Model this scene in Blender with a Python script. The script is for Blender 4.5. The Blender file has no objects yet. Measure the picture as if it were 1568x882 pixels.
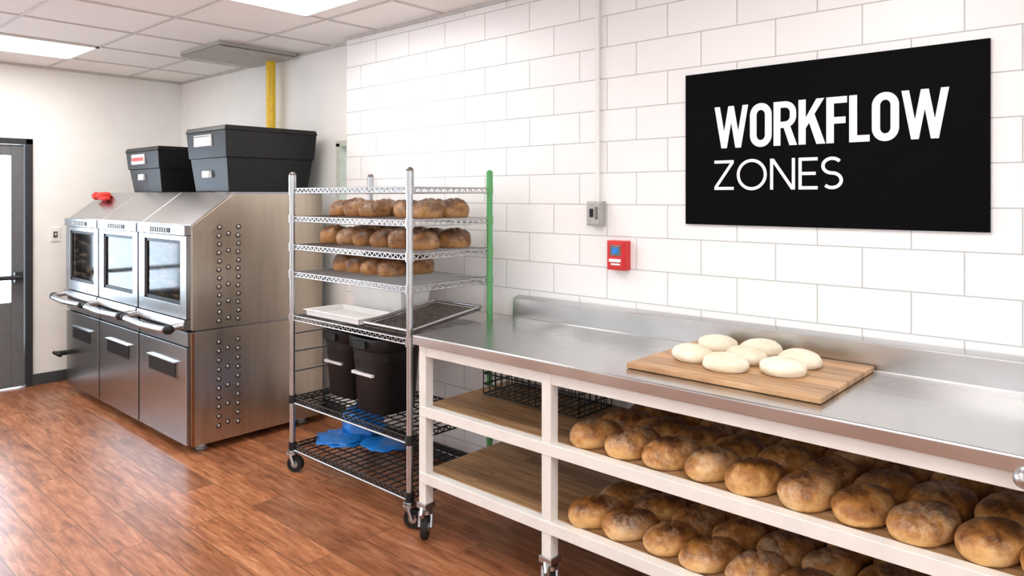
import bpy, math, random
from mathutils import Vector, noise
random.seed(7)
scene = bpy.context.scene
scene.view_settings.view_transform = 'Standard'
scene.view_settings.look = 'None'

# ------------------------------------------------------------------ materials
def new_mat(name):
    m = bpy.data.materials.new(name); m.use_nodes = True
    nt = m.node_tree; b = nt.nodes['Principled BSDF']
    return m, nt, b
def N(nt, t, **kw):
    n = nt.nodes.new(t)
    for k, v in kw.items():
        if k in n.inputs: n.inputs[k].default_value = v
        else: setattr(n, k, v)
    return n
def pos(nt, scale=(1,1,1), swap=None):
    g = nt.nodes.new('ShaderNodeNewGeometry')
    src = g.outputs['Position']
    if swap == 'xz':
        s = nt.nodes.new('ShaderNodeSeparateXYZ'); c = nt.nodes.new('ShaderNodeCombineXYZ')
        nt.links.new(src, s.inputs[0])
        nt.links.new(s.outputs['X'], c.inputs['X']); nt.links.new(s.outputs['Z'], c.inputs['Y'])
        nt.links.new(s.outputs['Y'], c.inputs['Z'])
        src = c.outputs[0]
    mp = nt.nodes.new('ShaderNodeMapping'); mp.inputs['Scale'].default_value = scale
    nt.links.new(src, mp.inputs['Vector'])
    return mp.outputs[0]
def c4(c): return (c[0], c[1], c[2], 1)
def mul(c, f): return (min(c[0]*f,1), min(c[1]*f,1), min(c[2]*f,1), 1)

def M(name, col, rough=.5, metal=0, scale=20, amt=.08, bump=0.0, stretch=(1,1,1), rvar=0.0, spec=.5):
    m, nt, b = new_mat(name)
    v = pos(nt, stretch)
    n = N(nt, 'ShaderNodeTexNoise', Scale=scale, Detail=4.0)
    nt.links.new(v, n.inputs['Vector'])
    r = nt.nodes.new('ShaderNodeValToRGB')
    r.color_ramp.elements[0].position = .3; r.color_ramp.elements[1].position = .7
    r.color_ramp.elements[0].color = mul(col, 1-amt); r.color_ramp.elements[1].color = mul(col, 1+amt)
    nt.links.new(n.outputs['Fac'], r.inputs['Fac']); nt.links.new(r.outputs['Color'], b.inputs['Base Color'])
    b.inputs['Roughness'].default_value = rough; b.inputs['Metallic'].default_value = metal
    b.inputs['Specular IOR Level'].default_value = spec
    if rvar:
        mr = N(nt, 'ShaderNodeMapRange'); mr.inputs['To Min'].default_value = rough-rvar; mr.inputs['To Max'].default_value = rough+rvar
        nt.links.new(n.outputs['Fac'], mr.inputs['Value']); nt.links.new(mr.outputs[0], b.inputs['Roughness'])
    if bump:
        bp = N(nt, 'ShaderNodeBump', Strength=bump, Distance=.01)
        nt.links.new(n.outputs['Fac'], bp.inputs['Height']); nt.links.new(bp.outputs[0], b.inputs['Normal'])
    return m

STEEL = M('brushed_steel', (.46,.46,.465), .26, 1, 1.2, .06, 0, (1,1,1.5), .04)
STEEL_TOP = M('worktop_steel', (.55,.55,.55), .24, 1, 2.5, .07, .003, (2,25,2), .06)
STEEL_SIDE = M('oven_side_steel', (.62,.54,.44), .34, 1, 2.0, .06, 0, (1,12,1.2), .06)
CHROME = M('chrome_wire', (.52,.52,.53), .28, 1, 30, .05)
DARKSTEEL = M('dark_steel', (.20,.17,.15), .35, .9, 20, .1)
COPPER = M('copper_edge', (.45,.22,.12), .35, 1)
BLACKP = M('black_plastic', (.012,.012,.013), .42, 0, 60, .3, .03, spec=.25)
BLACKR = M('black_rubber', (.015,.015,.015), .6, spec=.3)
BLACKW = M('black_coated_wire', (.015,.015,.016), .4, spec=.3)
WHITEP = M('white_paint_metal', (.80,.78,.74), .4, 0, 12, .04)
WHITEPL = M('white_plastic', (.86,.86,.85), .4, 0, 12, .03)
WALLW = M('wall_paint', (.87,.865,.84), .7, 0, 6, .02, .02)
RED = M('red_plastic', (.62,.02,.025), .35)
REDC = M('red_cloth', (.65,.03,.02), .8)
GREEN = M('green_paint', (.10,.36,.13), .45)
YELLOW = M('yellow_paint', (.85,.55,.02), .35)
BLUE = M('blue_bag', (.01,.19,.62), .3, 0, 15, .35, .3)
GREYBOX = M('grey_metal_box', (.42,.42,.40), .45, .4)
SIGNBLK = M('sign_black', (.002,.002,.0025), .6, 0, 5, .1, spec=.05)
TEXTW = M('sign_white', (.95,.95,.95), .6)
LABEL = M('paper_label', (.75,.75,.74), .6, 0, 180, .35)
LABELR = M('red_label', (.55,.08,.07), .6, 0, 120, .3)
DOORBLK = M('door_black_frame', (.02,.022,.026), .4)
DOORGREY = M('door_grey_panel', (.13,.135,.14), .45)
GRIDM = M('ceiling_tbar', (.58,.57,.55), .5)
CEILM = M('ceiling_tile', (.90,.885,.87), .9, 0, 90, .03, .15)
BASEB = M('baseboard_rubber', (.05,.055,.06), .5)
GREYV = M('vent_grey', (.38,.37,.35), .5)
CREAM = M('window_trim_paint', (.62,.66,.58), .5)

def glass(name, col, rough=.03, tr=1.0):
    m, nt, b = new_mat(name)
    b.inputs['Base Color'].default_value = c4(col); b.inputs['Roughness'].default_value = rough
    b.inputs['Transmission Weight'].default_value = tr; b.inputs['IOR'].default_value = 1.1
    return m
GLASS = glass('window_glass', (.92,.96,1))
m, nt, b = new_mat('oven_glass')
n = N(nt, 'ShaderNodeTexNoise', Scale=4.0, Detail=3.0); nt.links.new(pos(nt,(1.5,1,9)), n.inputs['Vector'])
r = nt.nodes.new('ShaderNodeValToRGB'); r.color_ramp.elements[0].position=.45; r.color_ramp.elements[1].position=.75
r.color_ramp.elements[0].color=(.004,.004,.004,1); r.color_ramp.elements[1].color=(.10,.07,.045,1)
nt.links.new(n.outputs['Fac'], r.inputs['Fac']); nt.links.new(r.outputs[0], b.inputs['Base Color'])
b.inputs['Roughness'].default_value=.08; b.inputs['Specular IOR Level'].default_value=.22; OVGLASS = m

def emis(name, col, s):
    m, nt, b = new_mat(name)
    b.inputs['Base Color'].default_value = c4(col); b.inputs['Emission Color'].default_value = c4(col)
    b.inputs['Emission Strength'].default_value = s
    return m
LAMP = emis('light_diffuser', (1,.98,.95), 13)

# block wall
m, nt, b = new_mat('painted_block'); BLOCK = m
br = N(nt, 'ShaderNodeTexBrick', Scale=1.0, offset=.5)
br.inputs['Color1'].default_value=(.88,.885,.885,1); br.inputs['Color2'].default_value=(.85,.855,.86,1)
br.inputs['Mortar'].default_value=(.50,.505,.50,1)
br.inputs['Mortar Size'].default_value=.0028; br.inputs['Mortar Smooth'].default_value=.4
br.inputs['Brick Width'].default_value=.32; br.inputs['Row Height'].default_value=.148
nt.links.new(pos(nt, swap='xz'), br.inputs['Vector']); nt.links.new(br.outputs['Color'], b.inputs['Base Color'])
n = N(nt, 'ShaderNodeTexNoise', Scale=60.0, Detail=5.0); nt.links.new(pos(nt), n.inputs['Vector'])
ma = N(nt, 'ShaderNodeMath', operation='MULTIPLY_ADD'); nt.links.new(br.outputs['Fac'], ma.inputs[0]); ma.inputs[1].default_value=-1
ml = N(nt, 'ShaderNodeMath', operation='MULTIPLY'); nt.links.new(n.outputs['Fac'], ml.inputs[0]); ml.inputs[1].default_value=.15
nt.links.new(ml.outputs[0], ma.inputs[2])
bp = N(nt, 'ShaderNodeBump', Strength=.4, Distance=.004); nt.links.new(ma.outputs[0], bp.inputs['Height']); nt.links.new(bp.outputs[0], b.inputs['Normal'])
b.inputs['Roughness'].default_value=.35

def wood(name, c1, c2, c3, w, h, rough, gap=(.1,.04,.02), gsize=.002, grain=(1.5,22,1), detail_scale=2.2, spec=.5, contrast=(.35,.68), pv=.35):
    m, nt, b = new_mat(name)
    v = pos(nt)
    br = N(nt, 'ShaderNodeTexBrick', Scale=1.0, offset=.37, offset_frequency=2)
    br.inputs['Color1'].default_value=(0,0,0,1); br.inputs['Color2'].default_value=(1,1,1,1); br.inputs['Mortar'].default_value=(.5,.5,.5,1)
    br.inputs['Mortar Size'].default_value=gsize; br.inputs['Brick Width'].default_value=w; br.inputs['Row Height'].default_value=h
    br.inputs['Mortar Smooth'].default_value=.2
    nt.links.new(v, br.inputs['Vector'])
    off = N(nt, 'ShaderNodeVectorMath', operation='MULTIPLY_ADD'); off.inputs[1].default_value=(7,3,5)
    nt.links.new(br.outputs['Color'], off.inputs[0]); nt.links.new(v, off.inputs[2])
    mp = nt.nodes.new('ShaderNodeMapping'); mp.inputs['Scale'].default_value=grain; nt.links.new(off.outputs[0], mp.inputs['Vector'])
    n = N(nt, 'ShaderNodeTexNoise', Scale=detail_scale, Detail=8.0, Roughness=.65, Distortion=.4); nt.links.new(mp.outputs[0], n.inputs['Vector'])
    r = nt.nodes.new('ShaderNodeValToRGB'); e = r.color_ramp.elements
    e[0].position=contrast[0]; e[1].position=contrast[1]; e[0].color=c4(c1); e[1].color=c4(c3)
    k = e.new(sum(contrast)/2); k.color=c4(c2)
    nt.links.new(n.outputs['Fac'], r.inputs['Fac'])
    hs = N(nt, 'ShaderNodeMapRange'); hs.inputs['To Min'].default_value=1-pv; hs.inputs['To Max'].default_value=1+pv*.4
    nt.links.new(br.outputs['Color'], hs.inputs['Value'])
    mx = N(nt, 'ShaderNodeVectorMath', operation='SCALE')
    nt.links.new(r.outputs[0], mx.inputs[0]); nt.links.new(hs.outputs[0], mx.inputs['Scale'])
    mg = N(nt, 'ShaderNodeMixRGB'); nt.links.new(br.outputs['Fac'], mg.inputs['Fac']); nt.links.new(mx.outputs[0], mg.inputs[1]); mg.inputs[2].default_value=c4(gap)
    nt.links.new(mg.outputs[0], b.inputs['Base Color'])
    b.inputs['Roughness'].default_value=rough; b.inputs['Specular IOR Level'].default_value=spec
    bp = N(nt, 'ShaderNodeBump', Strength=.08, Distance=.004); nt.links.new(n.outputs['Fac'], bp.inputs['Height']); nt.links.new(bp.outputs[0], b.inputs['Normal'])
    return m
FLOORM = wood('floor_wood_planks', (.16,.05,.02), (.37,.135,.055), (.55,.25,.125), 1.1, .16, .30, (.13,.055,.025), .0022, (2.2,16,1), 2.4, .6, (.30,.70), .35)
SHELFW = wood('shelf_wood', (.26,.13,.055), (.42,.25,.12), (.55,.36,.20), 1.6, .06, .5, (.16,.08,.035), .001)
BOARDW = wood('board_wood', (.36,.19,.085), (.54,.32,.16), (.64,.42,.23), 1.5, .09, .45, (.15,.07,.03), .0015)

def bread(name, dark, mid, light, flour, crust=True):
    m, nt, b = new_mat(name)
    v = pos(nt)
    n = N(nt, 'ShaderNodeTexNoise', Scale=14.0, Detail=5.0, Roughness=.6); nt.links.new(v, n.inputs['Vector'])
    src = n.outputs['Fac']
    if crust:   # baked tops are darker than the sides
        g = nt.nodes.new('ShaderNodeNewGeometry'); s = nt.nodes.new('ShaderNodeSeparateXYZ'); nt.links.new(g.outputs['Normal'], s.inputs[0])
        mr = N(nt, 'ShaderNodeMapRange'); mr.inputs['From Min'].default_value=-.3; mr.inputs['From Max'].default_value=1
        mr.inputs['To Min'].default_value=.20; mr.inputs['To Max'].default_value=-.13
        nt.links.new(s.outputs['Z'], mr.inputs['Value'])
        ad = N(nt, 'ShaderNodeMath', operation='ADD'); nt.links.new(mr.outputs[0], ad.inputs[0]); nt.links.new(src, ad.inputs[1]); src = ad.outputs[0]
    r = nt.nodes.new('ShaderNodeValToRGB'); e=r.color_ramp.elements
    e[0].position=.30; e[1].position=.72; e[0].color=c4(dark); e[1].color=c4(light); k=e.new(.5); k.color=c4(mid)
    nt.links.new(src, r.inputs['Fac'])
    n2 = N(nt, 'ShaderNodeTexNoise', Scale=60.0, Detail=6.0, Roughness=.75); nt.links.new(v, n2.inputs['Vector'])
    n3 = N(nt, 'ShaderNodeTexNoise', Scale=8.0, Detail=2.0); nt.links.new(v, n3.inputs['Vector'])
    mm = N(nt, 'ShaderNodeMath', operation='MULTIPLY'); nt.links.new(n2.outputs['Fac'], mm.inputs[0]); nt.links.new(n3.outputs['Fac'], mm.inputs[1])
    r2 = nt.nodes.new('ShaderNodeValToRGB'); r2.color_ramp.elements[0].position=.25; r2.color_ramp.elements[1].position=.40
    r2.color_ramp.elements[1].color=(flour,flour,flour,1)
    nt.links.new(mm.outputs[0], r2.inputs['Fac'])
    mx = N(nt, 'ShaderNodeMixRGB'); nt.links.new(r2.outputs[0], mx.inputs['Fac']); nt.links.new(r.outputs[0], mx.inputs[1]); mx.inputs[2].default_value=(.80,.66,.47,1)
    nt.links.new(mx.outputs[0], b.inputs['Base Color']); b.inputs['Roughness'].default_value=.45 if crust else .7
    bp = N(nt, 'ShaderNodeBump', Strength=.3, Distance=.005); nt.links.new(n2.outputs['Fac'], bp.inputs['Height']); nt.links.new(bp.outputs[0], b.inputs['Normal'])
    return m
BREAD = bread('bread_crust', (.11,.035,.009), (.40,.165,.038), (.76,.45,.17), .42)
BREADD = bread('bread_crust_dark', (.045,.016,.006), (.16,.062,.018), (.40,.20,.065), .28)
DOUGH = bread('raw_dough_floured', (.74,.64,.47), (.84,.76,.61), (.90,.85,.74), .9, False)

# ------------------------------------------------------------------ builder
class B:
    def __init__(s): s.v=[]; s.f=[]; s.mi=[]; s.sm=[]; s.mats=[]
    def m(s, mat):
        if mat not in s.mats: s.mats.append(mat)
        return s.mats.index(mat)
    def add(s, vs, fs, mat, smooth=False):
        o=len(s.v); s.v += [tuple(p) for p in vs]; k=s.m(mat)
        for f in fs: s.f.append([i+o for i in f]); s.mi.append(k); s.sm.append(smooth)
    def fr(s, a, z0, c, z1, mat):
        vs=[(a[0],a[2],z0),(a[1],a[2],z0),(a[1],a[3],z0),(a[0],a[3],z0),(c[0],c[2],z1),(c[1],c[2],z1),(c[1],c[3],z1),(c[0],c[3],z1)]
        s.add(vs,[(3,2,1,0),(4,5,6,7),(0,1,5,4),(1,2,6,5),(2,3,7,6),(3,0,4,7)],mat)
    def box(s,x0,x1,y0,y1,z0,z1,mat): s.fr((x0,x1,y0,y1),z0,(x0,x1,y0,y1),z1,mat)
    def tube(s,p,q,r,mat,n=8,r2=None):
        p=Vector(p);q=Vector(q);d=(q-p).normalized(); r2=r if r2 is None else r2
        u=d.cross(Vector((0,0,1)));
        if u.length<1e-3: u=Vector((1,0,0))
        u.normalize(); w=d.cross(u)
        vs=[]
        for c,rr in ((p,r),(q,r2)):
            for i in range(n):
                t=2*math.pi*i/n+math.pi/n; vs.append(c+u*rr*math.cos(t)+w*rr*math.sin(t))
        s.add(vs,[(i,(i+1)%n,(i+1)%n+n,i+n) for i in range(n)],mat,n>4)
        s.add(vs[:n],[tuple(range(n))[::-1]],mat); s.add(vs[n:],[tuple(range(n))],mat)
    def poly(s,pts,r,mat,n=8):
        for a,b_ in zip(pts,pts[1:]): s.tube(a,b_,r,mat,n)
        for p in pts[1:-1]: s.ball(p,(r,r,r),mat,8,5)
    def ball(s,c,rad,mat,nu=12,nv=8,fn=None):
        vs=[];fs=[]
        for j in range(nv+1):
            ph=math.pi*j/nv
            for i in range(nu):
                t=2*math.pi*i/nu
                p=Vector((math.sin(ph)*math.cos(t),math.sin(ph)*math.sin(t),math.cos(ph)))
                if fn: p=fn(p)
                vs.append((c[0]+p.x*rad[0],c[1]+p.y*rad[1],c[2]+p.z*rad[2]))
        for j in range(nv):
            for i in range(nu):
                a=j*nu+i; b_=j*nu+(i+1)%nu
                fs.append((a,a+nu,b_+nu,b_))
        s.add(vs,fs,mat,True)
    def prism(s,prof,x0,x1,mat):
        n=len(prof)
        vs=[(x0,y,z) for y,z in prof]+[(x1,y,z) for y,z in prof]
        fs=[(i,(i+1)%n,(i+1)%n+n,i+n) for i in range(n)]+[tuple(range(n))[::-1],tuple(range(n,2*n))]
        s.add(vs,fs,mat)
    def out(s,name,bevel=0,seg=2,fix=True):
        me=bpy.data.meshes.new(name)
        xs=[v[0] for v in s.v]; ys=[v[1] for v in s.v]; zs=[v[2] for v in s.v]
        c=((min(xs)+max(xs))/2,(min(ys)+max(ys))/2,min(zs))
        me.from_pydata([(v[0]-c[0],v[1]-c[1],v[2]-c[2]) for v in s.v],[],s.f)
        for mt in s.mats: me.materials.append(mt)
        me.polygons.foreach_set('material_index',s.mi); me.polygons.foreach_set('use_smooth',s.sm)
        me.update()
        import bmesh
        bm=bmesh.new(); bm.from_mesh(me)
        if fix: bmesh.ops.recalc_face_normals(bm,faces=bm.faces)
        bm.to_mesh(me); bm.free()
        o=bpy.data.objects.new(name,me); o.location=c; scene.collection.objects.link(o)
        if bevel:
            md=o.modifiers.new('bevel','BEVEL'); md.width=bevel; md.segments=seg; md.limit_method='ANGLE'; md.angle_limit=math.radians(40)
        return o

YW=2.80; YR=2.88; XL=-6.70; XC=-4.0; ZC=2.57; XE=2.6; YF=-2.6
# ------------------------------------------------------------------ room
b=B(); b.box(XL-.12,XE,YF-.12,YR+.12,-.1,0,FLOORM); b.out('floor')
b=B(); b.box(XL-.12,XE,YF-.12,YR+.12,ZC,ZC+.1,CEILM); b.out('ceiling')
b=B(); b.box(XC,XE,YW,YR+.12,0,ZC,BLOCK); b.out('wall_right')
b=B()
wx0,wx1,wz0,wz1=-4.20,-4.03,1.15,1.88
b.box(XL-.12,wx0,YR,YR+.12,0,ZC,WALLW); b.box(wx1,XC,YR,YR+.12,0,ZC,WALLW)
b.box(wx0,wx1,YR,YR+.12,0,wz0,WALLW); b.box(wx0,wx1,YR,YR+.12,wz1,ZC,WALLW); b.out('wall_back')
b=B(); t=.02
b.box(wx0-.02,wx0+t,YR-.012,YR+.1,wz0,wz1,CREAM); b.box(wx1-t,wx1+.02,YR-.012,YR+.1,wz0,wz1,CREAM)
b.box(wx0-.02,wx1+.02,YR-.012,YR+.1,wz1-t,wz1+.02,CREAM); b.box(wx0-.02,wx1+.02,YR-.02,YR+.1,wz0-.02,wz0+t,CREAM)
b.box(wx0+t,wx1-t,YR+.05,YR+.056,wz0+t,wz1-t,GLASS); b.out('window_1')
dy0,dy1,dz=.70,1.68,1.96
ly0,ly1,lz0,lz1=-1.9,.35,.45,2.15
b=B()
b.box(XL-.12,XL,dy1,YR,0,ZC,WALLW); b.box(XL-.12,XL,dy0,dy1,dz,ZC,WALLW); b.box(XL-.12,XL,ly1,dy0,0,ZC,WALLW)
b.box(XL-.12,XL,ly0,ly1,0,lz0,WALLW); b.box(XL-.12,XL,ly0,ly1,lz1,ZC,WALLW); b.box(XL-.12,XL,YF,ly0,0,ZC,WALLW)
b.out('wall_left')
b=B(); f=.05
for (a,c) in ((ly0,ly0+f),(ly1-f,ly1),((ly0+ly1)/2-f/2,(ly0+ly1)/2+f/2)): b.box(XL-.1,XL-.02,a,c,lz0,lz1,DOORBLK)
for (a,c) in ((lz0,lz0+f),(lz1-f,lz1)): b.box(XL-.1,XL-.02,ly0,ly1,a,c,DOORBLK)
b.box(XL-.06,XL-.054,ly0+f,ly1-f,lz0+f,lz1-f,GLASS); b.out('window_2')
# unseen wall added behind camera to structure reflections: low wall, pillars, header, openings
b=B()
b.box(XL-.12,XE,YF-.12,YF,0,.95,WALLW); b.box(XL-.12,XE,YF-.12,YF,2.3,ZC,WALLW)
for a,c in ((XL-.12,-6.1),(-4.3,-3.8),(-1.9,-1.4),(.5,1.0),(2.3,XE)): b.box(a,c,YF-.12,YF,.95,2.3,WALLW)
b.out('unseen_reflection_wall')
b=B()
for a,c in ((-6.1,-4.3),(-3.8,-1.9),(-1.4,.5),(1.0,2.3)):
    for q in (a,c-.05,(a+c)/2-.025): b.box(q,q+.05,YF-.09,YF-.03,.95,2.3,DOORBLK)
    for q in (.95,2.25): b.box(a,c,YF-.09,YF-.03,q,q+.05,DOORBLK)
b.out('unseen_reflection_frames')  # added glassless frames, out of view, breaking up what the steel reflects
# door
b=B()
b.box(XL-.1,XL+.02,dy1-.035,dy1+.015,0,dz+.015,DOORBLK); b.box(XL-.1,XL+.02,dy0-.015,dy0+.035,0,dz+.015,DOORBLK); b.box(XL-.1,XL+.02,dy0-.015,dy1+.015,dz-.03,dz+.015,DOORBLK)
a0,a1=dy0+.04,dy1-.04; x0,x1=XL-.045,XL-.005; sw=.085
b.box(x0,x1,a1-sw,a1,.01,dz-.035,DOORGREY); b.box(x0,x1,a0,a0+sw,.01,dz-.035,DOORGREY)
b.box(x0,x1,a0+sw,a1-sw,.01,.68,DOORGREY); b.box(x0,x1,a0+sw,a1-sw,dz-.12,dz-.035,DOORGREY)
b.box(x0+.018,x0+.024,a0+sw,a1-sw,.68,dz-.12,GLASS)
b.tube((x1+.05,a0+.03,.88),(x1+.05,a1-.03,.88),.018,DOORBLK,10)
b.box(x1,x1+.06,a1-.075,a1-.02,.84,.92,DOORBLK); b.box(x1,x1+.06,a0+.02,a0+.075,.84,.92,DOORBLK)
b.out('door_1',.003)
b=B(); b.box(XL,XL+.012,dy1+.02,YR,0,.09,BASEB); b.out('baseboard_left',.002)
b=B(); b.box(XL+.012,XC,YR-.012,YR,0,.09,BASEB); b.out('baseboard_back',.002)
b=B(); b.box(XC,XE,YW-.012,YW,0,.09,BASEB); b.out('baseboard_right',.002)
gx=[-6.14+.62*i for i in range(14)]
gx=[x for x in gx if XL<x<XE]; gy=[1.80+.62*i for i in range(-7,2)]
b=B()
for x in gx: b.box(x-.009,x+.009,YF,YW if x>XC else YR,ZC-.006,ZC,GRIDM)
for y in gy: b.box(XL,XE,y-.009,y+.009,ZC-.0055,ZC,GRIDM)
b.box(XL,XL+.015,YF,YR,ZC-.02,ZC,GRIDM); b.box(XL,XC,YR-.015,YR,ZC-.02,ZC,GRIDM); b.box(XC,XE,YW-.015,YW,ZC-.02,ZC,GRIDM)
b.out('ceiling_grid')
def lamp(x,y,w=.62,l=1.24):
    b=B()
    b.box(x+.01,x+w-.01,y+.01,y+l-.01,ZC-.008,ZC+.02,LAMP)
    for a in ((x,x+.02,y,y+l),(x+w-.02,x+w,y,y+l),(x,x+w,y,y+.02),(x,x+w,y+l-.02,y+l)): b.box(*a,ZC-.014,ZC,WHITEPL)
    b.out('ceiling_light')
for x,y in ((-6.14,.56),(-3.66,1.05),(-1.18,.56),(-6.14,-1.92),(-3.66,-1.92),(-1.18,-1.92),(1.3,-.06)): lamp(x,y)
b=B()
for i in range(4):
    k=.035*i; b.box(-5.28+k,-4.68-k,2.26+k,2.84-k,ZC-.035+.007*i-.004,ZC-.035+.007*i,GREYV)
b.box(-5.28,-4.68,2.26,2.84,ZC-.03,ZC,GREYV); b.out('ceiling_air_diffuser')
b=B(); b.tube((-4.97,2.80,.0),(-4.97,2.80,ZC-.03),.034,YELLOW,16); b.tube((-4.97,2.80,1.7),(-4.97,2.80,1.76),.042,YELLOW,16); b.out('gas_pipe')

# ------------------------------------------------------------------ deck oven
OX=[-6.35,-5.63,-4.91,-4.19]; OY=1.86; OB=2.74
b=B()
b.prism([(OY+.03,.07),(OY+.03,1.32),(2.12,1.51),(OB,1.51),(OB,.07)],OX[0]+.01,OX[3]-.012,STEEL)
for z0,z1,top in ((.05,.715,False),(.73,0,True)):
    if top: pr=[(OY-.0,z0),(OY-.0,1.345),(2.11,1.53),(OB,1.53),(OB,z0)]
    else: pr=[(OY,z0),(OY,z1),(OB,z1),(OB,z0)]
    b.prism(pr,OX[3]-.012,OX[3],STEEL_SIDE); b.prism(pr,OX[0],OX[0]+.012,STEEL_SIDE)
b.box(OX[3]-.001,OX[3]+.003,OY-.004,OY+.014,.05,.715,COPPER)
for i in range(3):
    b.prism([(OY-.005,1.335),(OY-.005,1.35),(2.11,1.545),(OB,1.545),(OB,1.53),(2.11,1.525)],OX[i]+.004,OX[i+1]-.004,STEEL)
def rivet(y,z):
    b.tube((OX[3],y,z),(OX[3]+.004,y,z),.017,DARKSTEEL,14); b.ball((OX[3]+.004,y,z),(.006,.009,.009),CHROME,10,6)
for k in range(12):
    z=.77+k*.051
    for j,y in enumerate((2.02,2.075,2.14)):
        if j==1 and k%2: continue
        rivet(y+.004*((k+j)%2),z+.012*(j%2))
for k in range(10):
    z=.14+k*.056
    for j,y in enumerate((2.02,2.075,2.14)):
        if j==1 and k%2: continue
        rivet(y,z+.012*(j%2))
for i in range(3):
    x0,x1=OX[i]+.012,OX[i+1]-.012
    zt,zb=1.335,.80; w0,w1,wb,wt=x0+.09,x1-.08,.875,1.255
    y0,y1=OY-.03,OY+.03
    b.box(x0,w0,y0,y1,zb,zt-.05,STEEL); b.box(w1,x1,y0,y1,zb,zt-.05,STEEL)
    b.box(w0,w1,y0,y1,zb,wb,STEEL); b.box(w0,w1,y0,y1,wt,zt-.05,STEEL)
    b.box(w0,w1,OY-.014,OY-.006,wb,wt,OVGLASS)
    for a in ((w0,w0+.02,wb,wt),(w1-.02,w1,wb,wt),(w0,w1,wb,wb+.02),(w0,w1,wt-.02,wt)): b.box(a[0],a[1],OY-.022,OY-.012,a[2],a[3],BLACKP)
    b.box(x0,x1,y0-.01,y1,zt-.046,zt+.012,STEEL)
    b.box(x0+.2,x1-.2,y0-.014,y0,zt-.036,zt-.006,BLACKP)
    for k in range(8): b.box(x0+.21+k*.034,x0+.225+k*.034,y0-.017,y0-.012,zt-.033,zt-.009,GREYBOX)
    b.prism([(OY-.02,.735),(OY-.05,.75),(OY-.04,.795),(OY+.03,.795),(OY+.03,.735)],x0,x1,STEEL)
    b.box(x0+.01,x1-.01,OY-.024,OY,.722,.738,BLACKP)
    zz=.745; yy=OY-.135
    pts=[(x0+.02,OY-.02,zz+.02),(x0+.03,yy+.02,zz+.01),(x0+.07,yy,zz),((x0+x1)/2,yy-.012,zz-.004),(x1-.07,yy,zz),(x1-.03,yy+.02,zz+.01),(x1-.02,OY-.02,zz+.02)]
    b.poly(pts,.02,CHROME,10); b.ball((x1-.025,yy+.015,zz+.005),(.034,.034,.028),BLACKP); b.ball((x0+.025,yy+.015,zz+.005),(.032,.032,.028),BLACKP)
    b.box(x0,x1,OY-.022,OY+.03,.64,.72,STEEL)
    b.box(x0,x1,OY-.026,OY+.03,.06,.63,STEEL)
    b.box(x0+.16,x1-.13,OY-.030,OY-.02,.43,.53,DARKSTEEL); b.box(x0+.17,x1-.14,OY-.035,OY-.025,.44,.522,BLACKP)
    b.box(x0+.16,x1-.13,OY-.045,OY-.024,.524,.532,STEEL)
b.tube((OX[0]+.03,OY-.03,.3),(OX[0]+.03,OY-.1,.3),.02,BLACKP); b.tube((OX[0]-.03,OY-.1,.3),(OX[0]+.12,OY-.1,.3),.014,BLACKP)
for x in (OX[0]+.12,OX[1],OX[2],OX[3]-.1):
    for y in (OY+.1,OB-.1):
        b.tube((x,y,.012),(x,y,.07),.024,WHITEPL,12); b.tube((x,y,0),(x,y,.014),.034,GREYBOX,12)
b.out('deck_oven',.004)
def tote(x0,x1,y0,y1,z0,z1,red):
    b=B(); zm=z0+(z1-z0)*.52; i=.045
    b.fr((x0+i,x1-i,y0+i,y1-i),z0,(x0+.02,x1-.02,y0+.02,y1-.02),zm,BLACKP)
    b.fr((x0+.012,x1-.012,y0+.012,y1-.012),zm,(x0,x1,y0,y1),z1-.03,BLACKP)
    b.fr((x0-.006,x1+.006,y0-.006,y1+.006),z1-.03,(x0+.004,x1-.004,y0+.004,y1-.004),z1,BLACKP)
    b.box(x0+.12,x0+.36,y0-.005,y0+.02,z1-.125,z1-.05,LABEL)
    if red: b.box(x0+.13,x0+.35,y0-.007,y0+.02,z1-.102,z1-.072,LABELR)
    else: b.box(x0+.13,x0+.35,y0-.007,y0+.02,z1-.064,z1-.058,BLACKP)
    b.box(x0+.2,x0+.3,y0+.012,y0+.05,z0+.09,z0+.135,LABEL)
    b.out('black_storage_bin',.004)
tote(-4.84,-4.29,2.11,2.76,1.548,1.965,False)
tote(-5.90,-5.30,2.11,2.60,1.548,1.88,True)
b=B()
def wob(sd,am):
    def f(p):
        q=noise.noise(Vector((p.x*2+sd,p.y*2,p.z*2)))*am; return p*(1+q)
    return f
b.ball((-6.13,2.03,1.52),(.10,.05,.028),REDC,14,8,wob(3,.5)); b.ball((-6.02,2.0,1.50),(.08,.03,.018),REDC,12,8,wob(5,.5)); b.ball((-6.2,2.0,1.52),(.05,.025,.03),REDC,12,8,wob(9,.5))
b.out('red_oven_glove')

# ------------------------------------------------------------------ casters
def caster(b,x,y,zt,r=.045,ang=0.5):
    dx,dy=math.cos(ang),math.sin(ang); px,py=-dy,dx
    cx,cy=x+dx*.02,y+dy*.02
    w=.014
    b.tube((cx-px*w,cy-py*w,r),(cx+px*w,cy+py*w,r),r,BLACKR,20); b.tube((cx-px*(w+.003),cy-py*(w+.003),r),(cx+px*(w+.003),cy+py*(w+.003),r),r*.45,CHROME,14)
    for s_ in (-1,1):
        o=.024*s_
        a=(cx+px*o,cy+py*o,r); t_=(x+px*o,y+py*o,2*r+.012)
        b.tube(a,t_,.011,CHROME,6)
    b.tube((x,y,2*r+.006),(x,y,2*r+.022),.032,CHROME,14); b.tube((x,y,2*r+.02),(x,y,zt),.016,CHROME,12)

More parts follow.
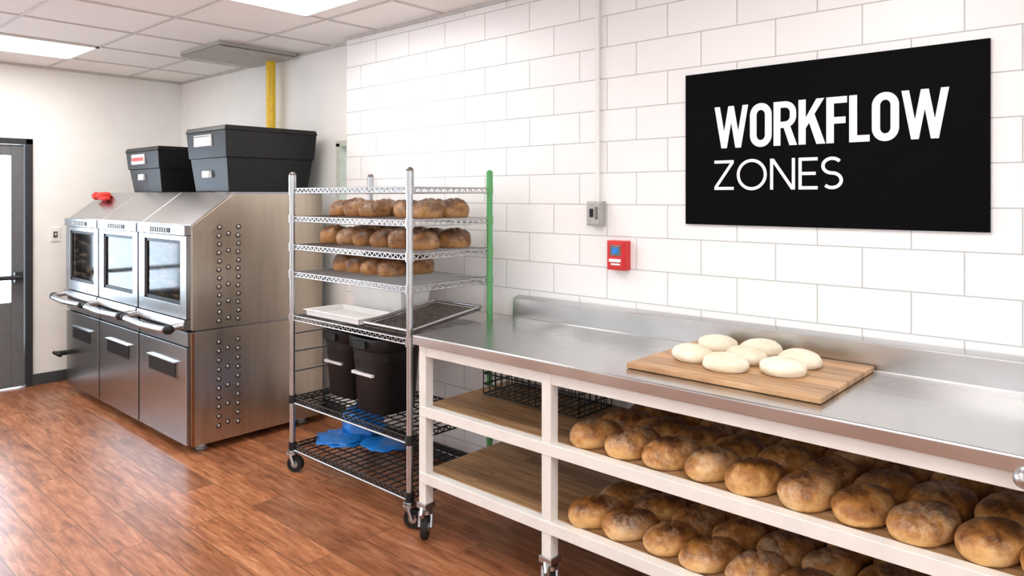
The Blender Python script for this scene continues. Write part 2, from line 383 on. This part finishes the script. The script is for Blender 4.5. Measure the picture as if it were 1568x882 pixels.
# ------------------------------------------------------------------ wire rack
RX0,RX1,RY0,RY1=-3.55,-2.55,2.13,2.66
b=B()
for (x,y,mt) in ((RX0,RY0,CHROME),(RX1,RY0,CHROME),(RX1,RY1,GREEN),(RX0,RY1,CHROME)):
    b.tube((x,y,.12),(x,y,1.64),.0155,mt,14); b.ball((x,y,1.64),(.018,.018,.014),mt if mt is GREEN else DARKSTEEL)
    b.tube((x,y,1.57),(x,y,1.635),.021 if mt is CHROME else .017,mt,12)
    caster(b,x,y,.14)
def shelf(z,mt,x0=RX0,x1=RX1,y0=RY0,y1=RY1,sp=.028,cross=(.5,),drop=.024,r=.0026):
    for zz in (z,z-drop):
        for y in (y0,y1): b.tube((x0,y,zz),(x1,y,zz),.004,mt,6)
        for x in (x0,x1): b.tube((x,y0,zz),(x,y1,zz),.004,mt,6)
    n=int((x1-x0)/.04)
    for y in (y0,y1):
        for i in range(n):
            xa=x0+(x1-x0)*i/n; xb=x0+(x1-x0)*(i+1)/n; xm=(xa+xb)/2
            b.tube((xa,y,z-drop),(xm,y,z),r,mt,4); b.tube((xm,y,z),(xb,y,z-drop),r,mt,4)
    n=int((y1-y0)/.04)
    for x in (x0,x1):
        for i in range(n):
            ya=y0+(y1-y0)*i/n; yb=y0+(y1-y0)*(i+1)/n; ym=(ya+yb)/2
            b.tube((x,ya,z-drop),(x,ym,z),r,mt,4); b.tube((x,ym,z),(x,yb,z-drop),r,mt,4)
    n=int((x1-x0)/sp)
    for i in range(1,n):
        x=x0+(x1-x0)*i/n; b.tube((x,y0,z+.003),(x,y1,z+.003),r,mt,4)
    for c in cross:
        y=y0+(y1-y0)*c; b.tube((x0,y,z-.003),(x1,y,z-.003),.004,mt,6)
    for x in (x0,x1):
        for y in (y0,y1):
            gr=(x>-3 and y>2.5)
            cm=GREEN if gr else (CHROME if mt is CHROME else mt)
            b.tube((x,y,z-drop-.008),(x,y,z+.012),.018 if gr else .021,cm,12)
ZA,ZB,ZCC,ZD,ZE,ZF=1.405,1.25,1.10,.86,.41,.15
for z in (1.56,ZA,ZB,ZCC,ZD): shelf(z,CHROME)
shelf(ZE,BLACKW,sp=.05,cross=(.12,.25,.38,.5,.62,.75,.88),r=.0035)
shelf(ZF,BLACKW,sp=.05,cross=(.12,.25,.38,.5,.62,.75,.88),r=.0035)
for y in (RY0,RY1):
    for z in (ZE,ZF): b.tube((RX0,y,z-.03),(RX1,y,z-.03),.006,CHROME,6)
for z in (.55,.66,.76): b.tube((RX0,RY0,z),(RX0,RY1,z),.005,CHROME,6)
b.out('wire_shelving_rack')

# ------------------------------------------------------------------ loaves
def loaf(b,x,y,z,lx,ly,h,mat,sd,rot=0,score=True):
    ca,sa=math.cos(rot),math.sin(rot)
    def fn(p):
        e=lambda v,k: math.copysign(abs(v)**k,v)
        q=Vector((e(p.x,.95),e(p.y,.95),e(p.z,.9)))
        nn=noise.noise(Vector((p.x*1.2+sd*3.1,p.y*1.2,p.z*1.2+sd)))*.08+noise.noise(Vector((p.x*4+sd,p.y*4,p.z*4)))*.025
        q*=1+nn
        if score and p.z>.1:
            for c in (-.42,.02,.46):
                g=math.exp(-((p.y-c+.45*p.x)/.06)**2); q.z-=.12*g
        X,Y=q.x*lx/2,q.y*ly/2
        zz=q.z*h*.62
        if zz<-h*.36: zz=-h*.36
        return Vector((X*ca-Y*sa,X*sa+Y*ca,zz))
    b.ball((x,y,z+h*.36),(1,1,1),mat,28,26,fn)
def loaves(z,x0,n,dx,ys,lx,ly,h,mat,name='bread_loaves',sk=(),rv=.12,r0=0):
    b=B(); k=0
    for i in range(n):
        for j,y in enumerate(ys):
            k+=1
            if (i,j) in sk: continue
            s_=random.uniform(.94,1.06)
            loaf(b,x0+i*dx+random.uniform(-.006,.006)+.012*j,y+random.uniform(-.006,.006),z,lx*s_,ly*s_,h*random.uniform(.92,1.1),mat,k+z*10,r0+random.uniform(-rv,rv))
    return b.out(name)
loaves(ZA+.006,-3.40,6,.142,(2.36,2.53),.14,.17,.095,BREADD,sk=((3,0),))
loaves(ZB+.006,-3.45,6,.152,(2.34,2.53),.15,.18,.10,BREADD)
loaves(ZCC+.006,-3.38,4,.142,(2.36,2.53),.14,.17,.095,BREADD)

b=B()
b.fr((-3.42,-3.0,2.45,2.62),ZD+.01,(-3.44,-2.98,2.43,2.64),1.02,WHITEPL); b.box(-3.45,-2.97,2.42,2.645,1.02,1.045,WHITEPL); b.out('white_food_box',.004)
b=B()
def tray(b,x0,x1,y0,y1,z,h,mt,t=.006):
    b.box(x0,x1,y0,y1,z,z+t,mt)
    for a in ((x0,x1,y0,y0+t),(x0,x1,y1-t,y1),(x0,x0+t,y0,y1),(x1-t,x1,y0,y1)): b.box(*a,z,z+h,mt)
    b.box(x0-.012,x1+.012,y0-.012,y0,z+h-.005,z+h,mt); b.box(x0-.012,x0,y0,y1,z+h-.005,z+h,mt); b.box(x1,x1+.012,y0,y1,z+h-.005,z+h,mt)
tray(b,-3.46,-2.98,2.16,2.40,ZD+.008,.035,WHITEPL); b.out('white_tray',.002)
b=B(); x0,x1,y0,y1,z=-2.93,-2.585,2.16,2.63,ZD+.015
for i in range(20):
    x=x0+(x1-x0)*i/19; b.tube((x,y0,z),(x,y1,z+.06),.0022,DARKSTEEL,4)
for j in range(22):
    k=j/21; y=y0+(y1-y0)*k; b.tube((x0,y,z+.06*k),(x1,y,z+.06*k),.0022,DARKSTEEL,4)
fr_=[(x0,y0,z+.016),(x1,y0,z+.016),(x1,y1,z+.076),(x0,y1,z+.076),(x0,y0,z+.016)]
b.poly(fr_,.008,CHROME,8); b.out('mesh_cooling_tray')
def bin_(cx,cy,w,d,h,z,name='black_trash_bin'):
    b=B(); n=32
    def ring(sc,zz):
        out=[]
        for i in range(n):
            t=2*math.pi*i/n; c,s_=math.cos(t),math.sin(t); k=.55
            out.append((cx+math.copysign(abs(c)**k,c)*w/2*sc,cy+math.copysign(abs(s_)**k,s_)*d/2*sc,zz))
        return out
    prof=[(.74,z),(.78,z+.01),(.90,z+h-.07),(.92,z+h-.065),(1.0,z+h-.055),(1.02,z+h-.01),(1.0,z+h),(.95,z+h),(.93,z+h-.03),(.74,z+.02)]
    vs=[];fs=[]
    for sc,zz in prof: vs+=ring(sc,zz)
    for j in range(len(prof)-1):
        for i in range(n): fs.append((j*n+i,j*n+(i+1)%n,(j+1)*n+(i+1)%n,(j+1)*n+i))
    b.add(vs,fs,BLACKP,True); b.add(vs[:n],[tuple(range(n))[::-1]],BLACKP); b.add(vs[-n:],[tuple(range(n))],BLACKP)
    b.box(cx-w*.3,cx+w*.22,cy-d/2*.9-.004,cy-d/2*.86+.01,z+h*.50,z+h*.535,LABEL)
    b.box(cx-.05,cx+.05,cy-d/2*1.02-.012,cy-d/2,z+h-.05,z+h-.01,BLACKP)
    b.out(name)
bin_(-2.99,2.34,.33,.32,.385,ZE+.006); bin_(-3.35,2.40,.30,.30,.37,ZE+.006)
b=B()
def crump(sd):
    def f(p):
        q=Vector(p); a=noise.noise(p*2.2+Vector((sd,0,0)))*.35+abs(noise.noise(p*5+Vector((0,sd,0))))*.3
        q*=1+a
        if q.z<-.5:q.z=-.5
        return q
    return f
b.ball((-3.40,2.50,ZF+.06),(.11,.11,.11),BLUE,30,18,crump(2)); b.ball((-3.38,2.34,ZF+.019),(.14,.12,.018),BLUE,40,18,crump(6))
b.ball((-3.16,2.44,ZF+.015),(.14,.10,.014),BLUE,36,16,crump(9))
b.out('blue_plastic_bag')

# ------------------------------------------------------------------ worktable
TX0,TX1,TY0,TY1,TZ=-2.47,.62,2.08,2.765,.90
b=B()
b.prism([(TY0,TZ-.043),(TY0,TZ-.004),(TY0+.004,TZ),(TY1-.018,TZ),(TY1-.014,TZ+.095),(TY1+.03,TZ+.108),(TY1+.03,TZ+.10),(TY1-.004,TZ+.088),(TY1-.004,TZ-.043)],TX0,TX1,STEEL_TOP)
L=.045
legs=[-2.45,-1.74,.15]
Z1,Z2=.585,.29
for x in legs:
    for y in (TY0+.02,TY1-.07):
        b.box(x,x+L,y,y+L,.15,TZ-.044,WHITEP)
        b.box(x-.008,x+L+.008,y-.008,y+L+.008,.13,.155,CHROME)
        caster(b,x+L/2,y+L/2,.14,.05,-.9)
        b.tube((x+L/2+.03,y-.03,.11),(x+L/2,y,.13),.012,CHROME,8)
for y in (TY0+.024,TY1-.068):
    b.box(TX0+.024,TX1,y,y+.037,TZ-.092,TZ-.044,WHITEP)
for z in (Z1,Z2):
    for y in (TY0+.017,TY1-.069):
        b.box(TX0+.024,TX1,y,y+.044,z-.045,z,WHITEP)
    for x in legs: b.box(x+.003,x+L-.003,TY0+.06,TY1-.068,z-.04,z-.008,WHITEP)
    b.box(TX0+.021,TX1,TY0+.061,TY1-.0695,z-.020,z-.003,SHELFW)
for x in legs: b.box(x+.003,x+L-.003,TY0+.061,TY1-.069,TZ-.09,TZ-.047,WHITEP)
b.ball((-.235,TY0-.012,.85),(.022,.022,.022),CHROME)
b.out('stainless_worktable',.002)
# black wire basket stored on the shelf below
b=B()
x0,x1,y0,y1,z0,z1=-2.36,-1.80,2.42,2.66,Z1,.73
for zz in (z0+.004,z0+.05,z0+.10,z1): b.poly([(x0,y0,zz),(x1,y0,zz),(x1,y1,zz),(x0,y1,zz),(x0,y0,zz)],.004,BLACKW,6)
for i in range(15):
    x=x0+(x1-x0)*i/14
    b.tube((x,y0,z0+.004),(x,y0,z1),.0025,BLACKW,4); b.tube((x,y1,z0+.004),(x,y1,z1),.0025,BLACKW,4); b.tube((x,y0,z0+.004),(x,y1,z0+.004),.0025,BLACKW,4)
for i in range(7):
    y=y0+(y1-y0)*i/6
    for x in (x0,x1): b.tube((x,y,z0+.004),(x,y,z1),.0025,BLACKW,4)
b.out('wire_basket')

XS=-1.585
ys=(2.235,2.425,2.61)
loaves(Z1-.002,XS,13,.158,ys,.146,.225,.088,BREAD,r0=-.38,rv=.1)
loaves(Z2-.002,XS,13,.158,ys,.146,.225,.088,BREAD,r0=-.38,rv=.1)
b=B(); b.box(-1.42,-.74,2.19,2.73,TZ+.0015,TZ+.021,BOARDW); b.out('wooden_cutting_board',.004)
b=B()
for k,(x,y) in enumerate(((-1.27,2.61),(-1.26,2.385),(-1.105,2.33),(-1.10,2.485),(-1.11,2.64),(-.935,2.40),(-.935,2.555))):
    loaf(b,x,y,TZ+.0215,.155,.135,.058,DOUGH,k*2.3,random.uniform(-.5,.5),False)
b.out('bread_dough_rolls')

# ------------------------------------------------------------------ wall items
b=B(); b.tube((-1.965,YW-.014,1.49),(-1.965,YW-.014,ZC-.0),.0105,WALLW,12)
for z in (1.75,2.35): b.box(-1.99,-1.94,YW-.006,YW,z,z+.02,WALLW)
b.box(-2.005,-1.925,YW-.045,YW,1.38,1.495,GREYBOX)
b.box(-2.0,-1.93,YW-.049,YW-.04,1.386,1.489,GREYBOX); b.box(-1.985,-1.965,YW-.053,YW-.045,1.42,1.46,BLACKP); b.box(-1.955,-1.94,YW-.052,YW-.045,1.41,1.47,DARKSTEEL)
b.out('electrical_conduit_box',.002)
b=B()
x0=-1.89; b.box(x0,x0+.10,YW-.045,YW,1.18,1.315,RED); b.box(x0+.008,x0+.092,YW-.05,YW-.04,1.19,1.305,RED)
b.box(x0+.02,x0+.08,YW-.053,YW-.045,1.245,1.295,DARKSTEEL); b.box(x0+.032,x0+.068,YW-.055,YW-.05,1.255,1.285,BLUE)
b.box(x0+.025,x0+.075,YW-.053,YW-.045,1.203,1.212,TEXTW); b.box(x0+.02,x0+.08,YW-.062,YW-.045,1.218,1.232,TEXTW)
b.out('fire_alarm_pull_station',.003)
b=B(); b.box(XL,XL+.008,1.82,1.89,1.15,1.26,WHITEPL); b.box(XL,XL+.012,1.84,1.87,1.18,1.23,DARKSTEEL); b.box(XL,XL+.02,1.85,1.86,1.2,1.215,WHITEPL); b.out('light_switch',.001)

# sign (board + vinyl lettering, each stroke a hair proud of the previous)
SX0,SX1,SZ0,SZ1=-1.506,-.406,1.40,2.037
YT=YW-.0140
b=B(); b.box(SX0,SX1,YW-.013,YW-.001,SZ0,SZ1,SIGNBLK)
def flat(vs2,fs):
    global YT
    YT-=.00006
    F=[]
    for f in fs:
        a=0
        for i in range(len(f)):
            p,q=vs2[f[i]],vs2[f[(i+1)%len(f)]]; a+=p[0]*q[1]-q[0]*p[1]
        F.append(tuple(f) if a>0 else tuple(f)[::-1])
    b.add([(p[0],YT,p[1]) for p in vs2],F,TEXTW)
def stroke(pts,w,closed=False):
    n=len(pts); P=[Vector((p[0],p[1])) for p in pts]; Lf=[];R=[]
    for i in range(n):
        if closed: a,c=P[i-1],P[(i+1)%n]
        else: a,c=P[max(i-1,0)],P[min(i+1,n-1)]
        d1=(P[i]-a); d2=(c-P[i])
        if d1.length<1e-9: d1=d2
        if d2.length<1e-9: d2=d1
        d1.normalize(); d2.normalize(); t=(d1+d2); t.normalize()
        nn=Vector((-t.y,t.x)); k=1/max(.35,abs(nn.dot(Vector((-d1.y,d1.x)))))
        Lf.append(P[i]+nn*w/2*k); R.append(P[i]-nn*w/2*k)
    flat([(p.x,p.y) for p in Lf]+[(p.x,p.y) for p in R],[(i,(i+1)%n,(i+1)%n+n,i+n) for i in range(n if closed else n-1)])
def quad(*p): flat(list(p),[(0,1,2,3)])
def rrect(x0,x1,z0,z1,rx,rz,k=9):
    out=[]
    for cx,cz,a0 in ((x1-rx,z1-rz,0),(x0+rx,z1-rz,90),(x0+rx,z0+rz,180),(x1-rx,z0+rz,270)):
        for i in range(k):
            t=math.radians(a0+90*i/(k-1)); out.append((cx+rx*math.cos(t),cz+rz*math.sin(t)))
    return out
def word(chars,x,z,H,sw,ww,gap,sh=None):
    sh=sh or sw
    for ch in chars:
        w=ww[ch]
        if ch=='W':
            s2=sw*.88; u=w-s2; tops=[H,0,H,0,H]; st=[0,.25,.5,.75,1]
            for i in range(4):
                a,c=x+st[i]*u,x+st[i+1]*u; quad((a,z+tops[i]),(a+s2,z+tops[i]),(c+s2,z+tops[i+1]),(c,z+tops[i+1]))
        elif ch=='O':
            if w<.1: stroke(rrect(x+sw/2,x+w-sw/2,z+sh/2,z+H-sh/2,(w-sw)*.49,(w-sw)*.55),sw,True)
            else: stroke([(x+w/2+(w-sw)/2*math.cos(t*math.pi/24),z+H/2+(H-sw+.004)/2*math.sin(t*math.pi/24)) for t in range(48)],sw,True)
        elif ch=='R':
            quad((x,z),(x+sw,z),(x+sw,z+H),(x,z+H)); m_=z+H*.47; top=z+H-sh/2; r=(top-m_)/2*.8
            xr=x+w-sw/2
            pts=[(x+sw*.5,top),(xr-r,top)]+[(xr-r+r*math.sin(math.radians(a)),top-r+r*math.cos(math.radians(a))) for a in range(15,91,15)]
            pts+=[(xr-r+r*math.cos(math.radians(a)),m_+r-r*math.sin(math.radians(a))) for a in range(0,91,15)]+[(x+sw*.5,m_)]
            stroke(pts,sh)
            quad((x+w*.40,m_),(x+w*.40+sw,m_),(x+w+.002,z),(x+w-sw,z))
        elif ch=='K':
            quad((x,z),(x+sw,z),(x+sw,z+H),(x,z+H)); quad((x+sw,z+H*.36),(x+sw,z+H*.60),(x+w-sw*1.05,z+H),(x+w,z+H))
            quad((x+sw*1.35,z+H*.53),(x+sw*2.15,z+H*.68),(x+w+.004,z),(x+w-sw*1.05,z))
        elif ch=='F':
            quad((x,z),(x+sw,z),(x+sw,z+H),(x,z+H)); quad((x+sw,z+H-sh),(x+w,z+H-sh),(x+w,z+H),(x+sw,z+H)); quad((x+sw,z+H*.42),(x+w*.93,z+H*.42),(x+w*.93,z+H*.42+sh),(x+sw,z+H*.42+sh))
        elif ch=='L':
            quad((x,z),(x+sw,z),(x+sw,z+H),(x,z+H)); quad((x+sw,z),(x+w,z),(x+w,z+sh),(x+sw,z+sh))
        elif ch=='Z':
            quad((x,z+H-sh),(x+w,z+H-sh),(x+w,z+H),(x,z+H)); quad((x,z),(x+w,z),(x+w,z+sh),(x,z+sh)); quad((x,z+sh),(x+sw*1.25,z+sh),(x+w,z+H-sh),(x+w-sw*1.25,z+H-sh))
        elif ch=='N':
            quad((x,z),(x+sw,z),(x+sw,z+H),(x,z+H)); quad((x+w-sw,z),(x+w,z),(x+w,z+H),(x+w-sw,z+H)); quad((x,z+H),(x+sw*1.2,z+H),(x+w,z),(x+w-sw*1.2,z))
        elif ch=='E':
            quad((x,z),(x+sw,z),(x+sw,z+H),(x,z+H))
            for k,ww_ in ((0,1),(.5-sh/H/2,.9),(1-sh/H,1)): quad((x+sw,z+H*k),(x+w*ww_,z+H*k),(x+w*ww_,z+H*k+sh),(x+sw,z+H*k+sh))
        elif ch=='S':
            rx=(w-sw)/2; rz=(H-sh)/4; cx=x+w/2
            pts=[(cx+rx*math.cos(math.radians(a)),z+H-sh/2-rz+rz*math.sin(math.radians(a))) for a in range(35,271,12)]
            pts+=[(cx+rx*math.cos(math.radians(a)),z+sh/2+rz+rz*math.sin(math.radians(a))) for a in range(78,-146,-12)]
            stroke(pts,sw)
        x+=w+gap
word('WORKFLOW',-1.372,1.717,.172,.0275,{'W':.146,'O':.089,'R':.090,'K':.096,'F':.074,'L':.070},.0072,.0245)
word('ZONES',-1.372,1.545,.122,.0125,{'Z':.085,'O':.125,'N':.098,'E':.072,'S':.078},.013)
b.out('wall_sign',fix=False)

# ------------------------------------------------------------------ world, daylight, camera
w=bpy.data.worlds.new('world'); scene.world=w; w.use_nodes=True
bg=w.node_tree.nodes['Background']; bg.inputs[0].default_value=(.92,.96,1,1); bg.inputs[1].default_value=1.75
ld=bpy.data.lights.new('daylight','AREA'); ld.shape='RECTANGLE'; ld.size=4.0; ld.size_y=2.4; ld.energy=230; ld.color=(.72,.86,1)
lo=bpy.data.objects.new('daylight',ld); lo.location=(XL-1.2,-.1,1.3); lo.rotation_euler=(math.radians(90),0,math.radians(-90)); scene.collection.objects.link(lo)
cam=bpy.data.cameras.new('camera'); co=bpy.data.objects.new('camera',cam); scene.collection.objects.link(co)
co.location=(0,0,1.52); co.rotation_euler=(math.radians(90),0,math.radians(42))
cam.sensor_width=36; cam.lens=25.19; cam.shift_y=-.0899; cam.clip_start=.05
scene.camera=co
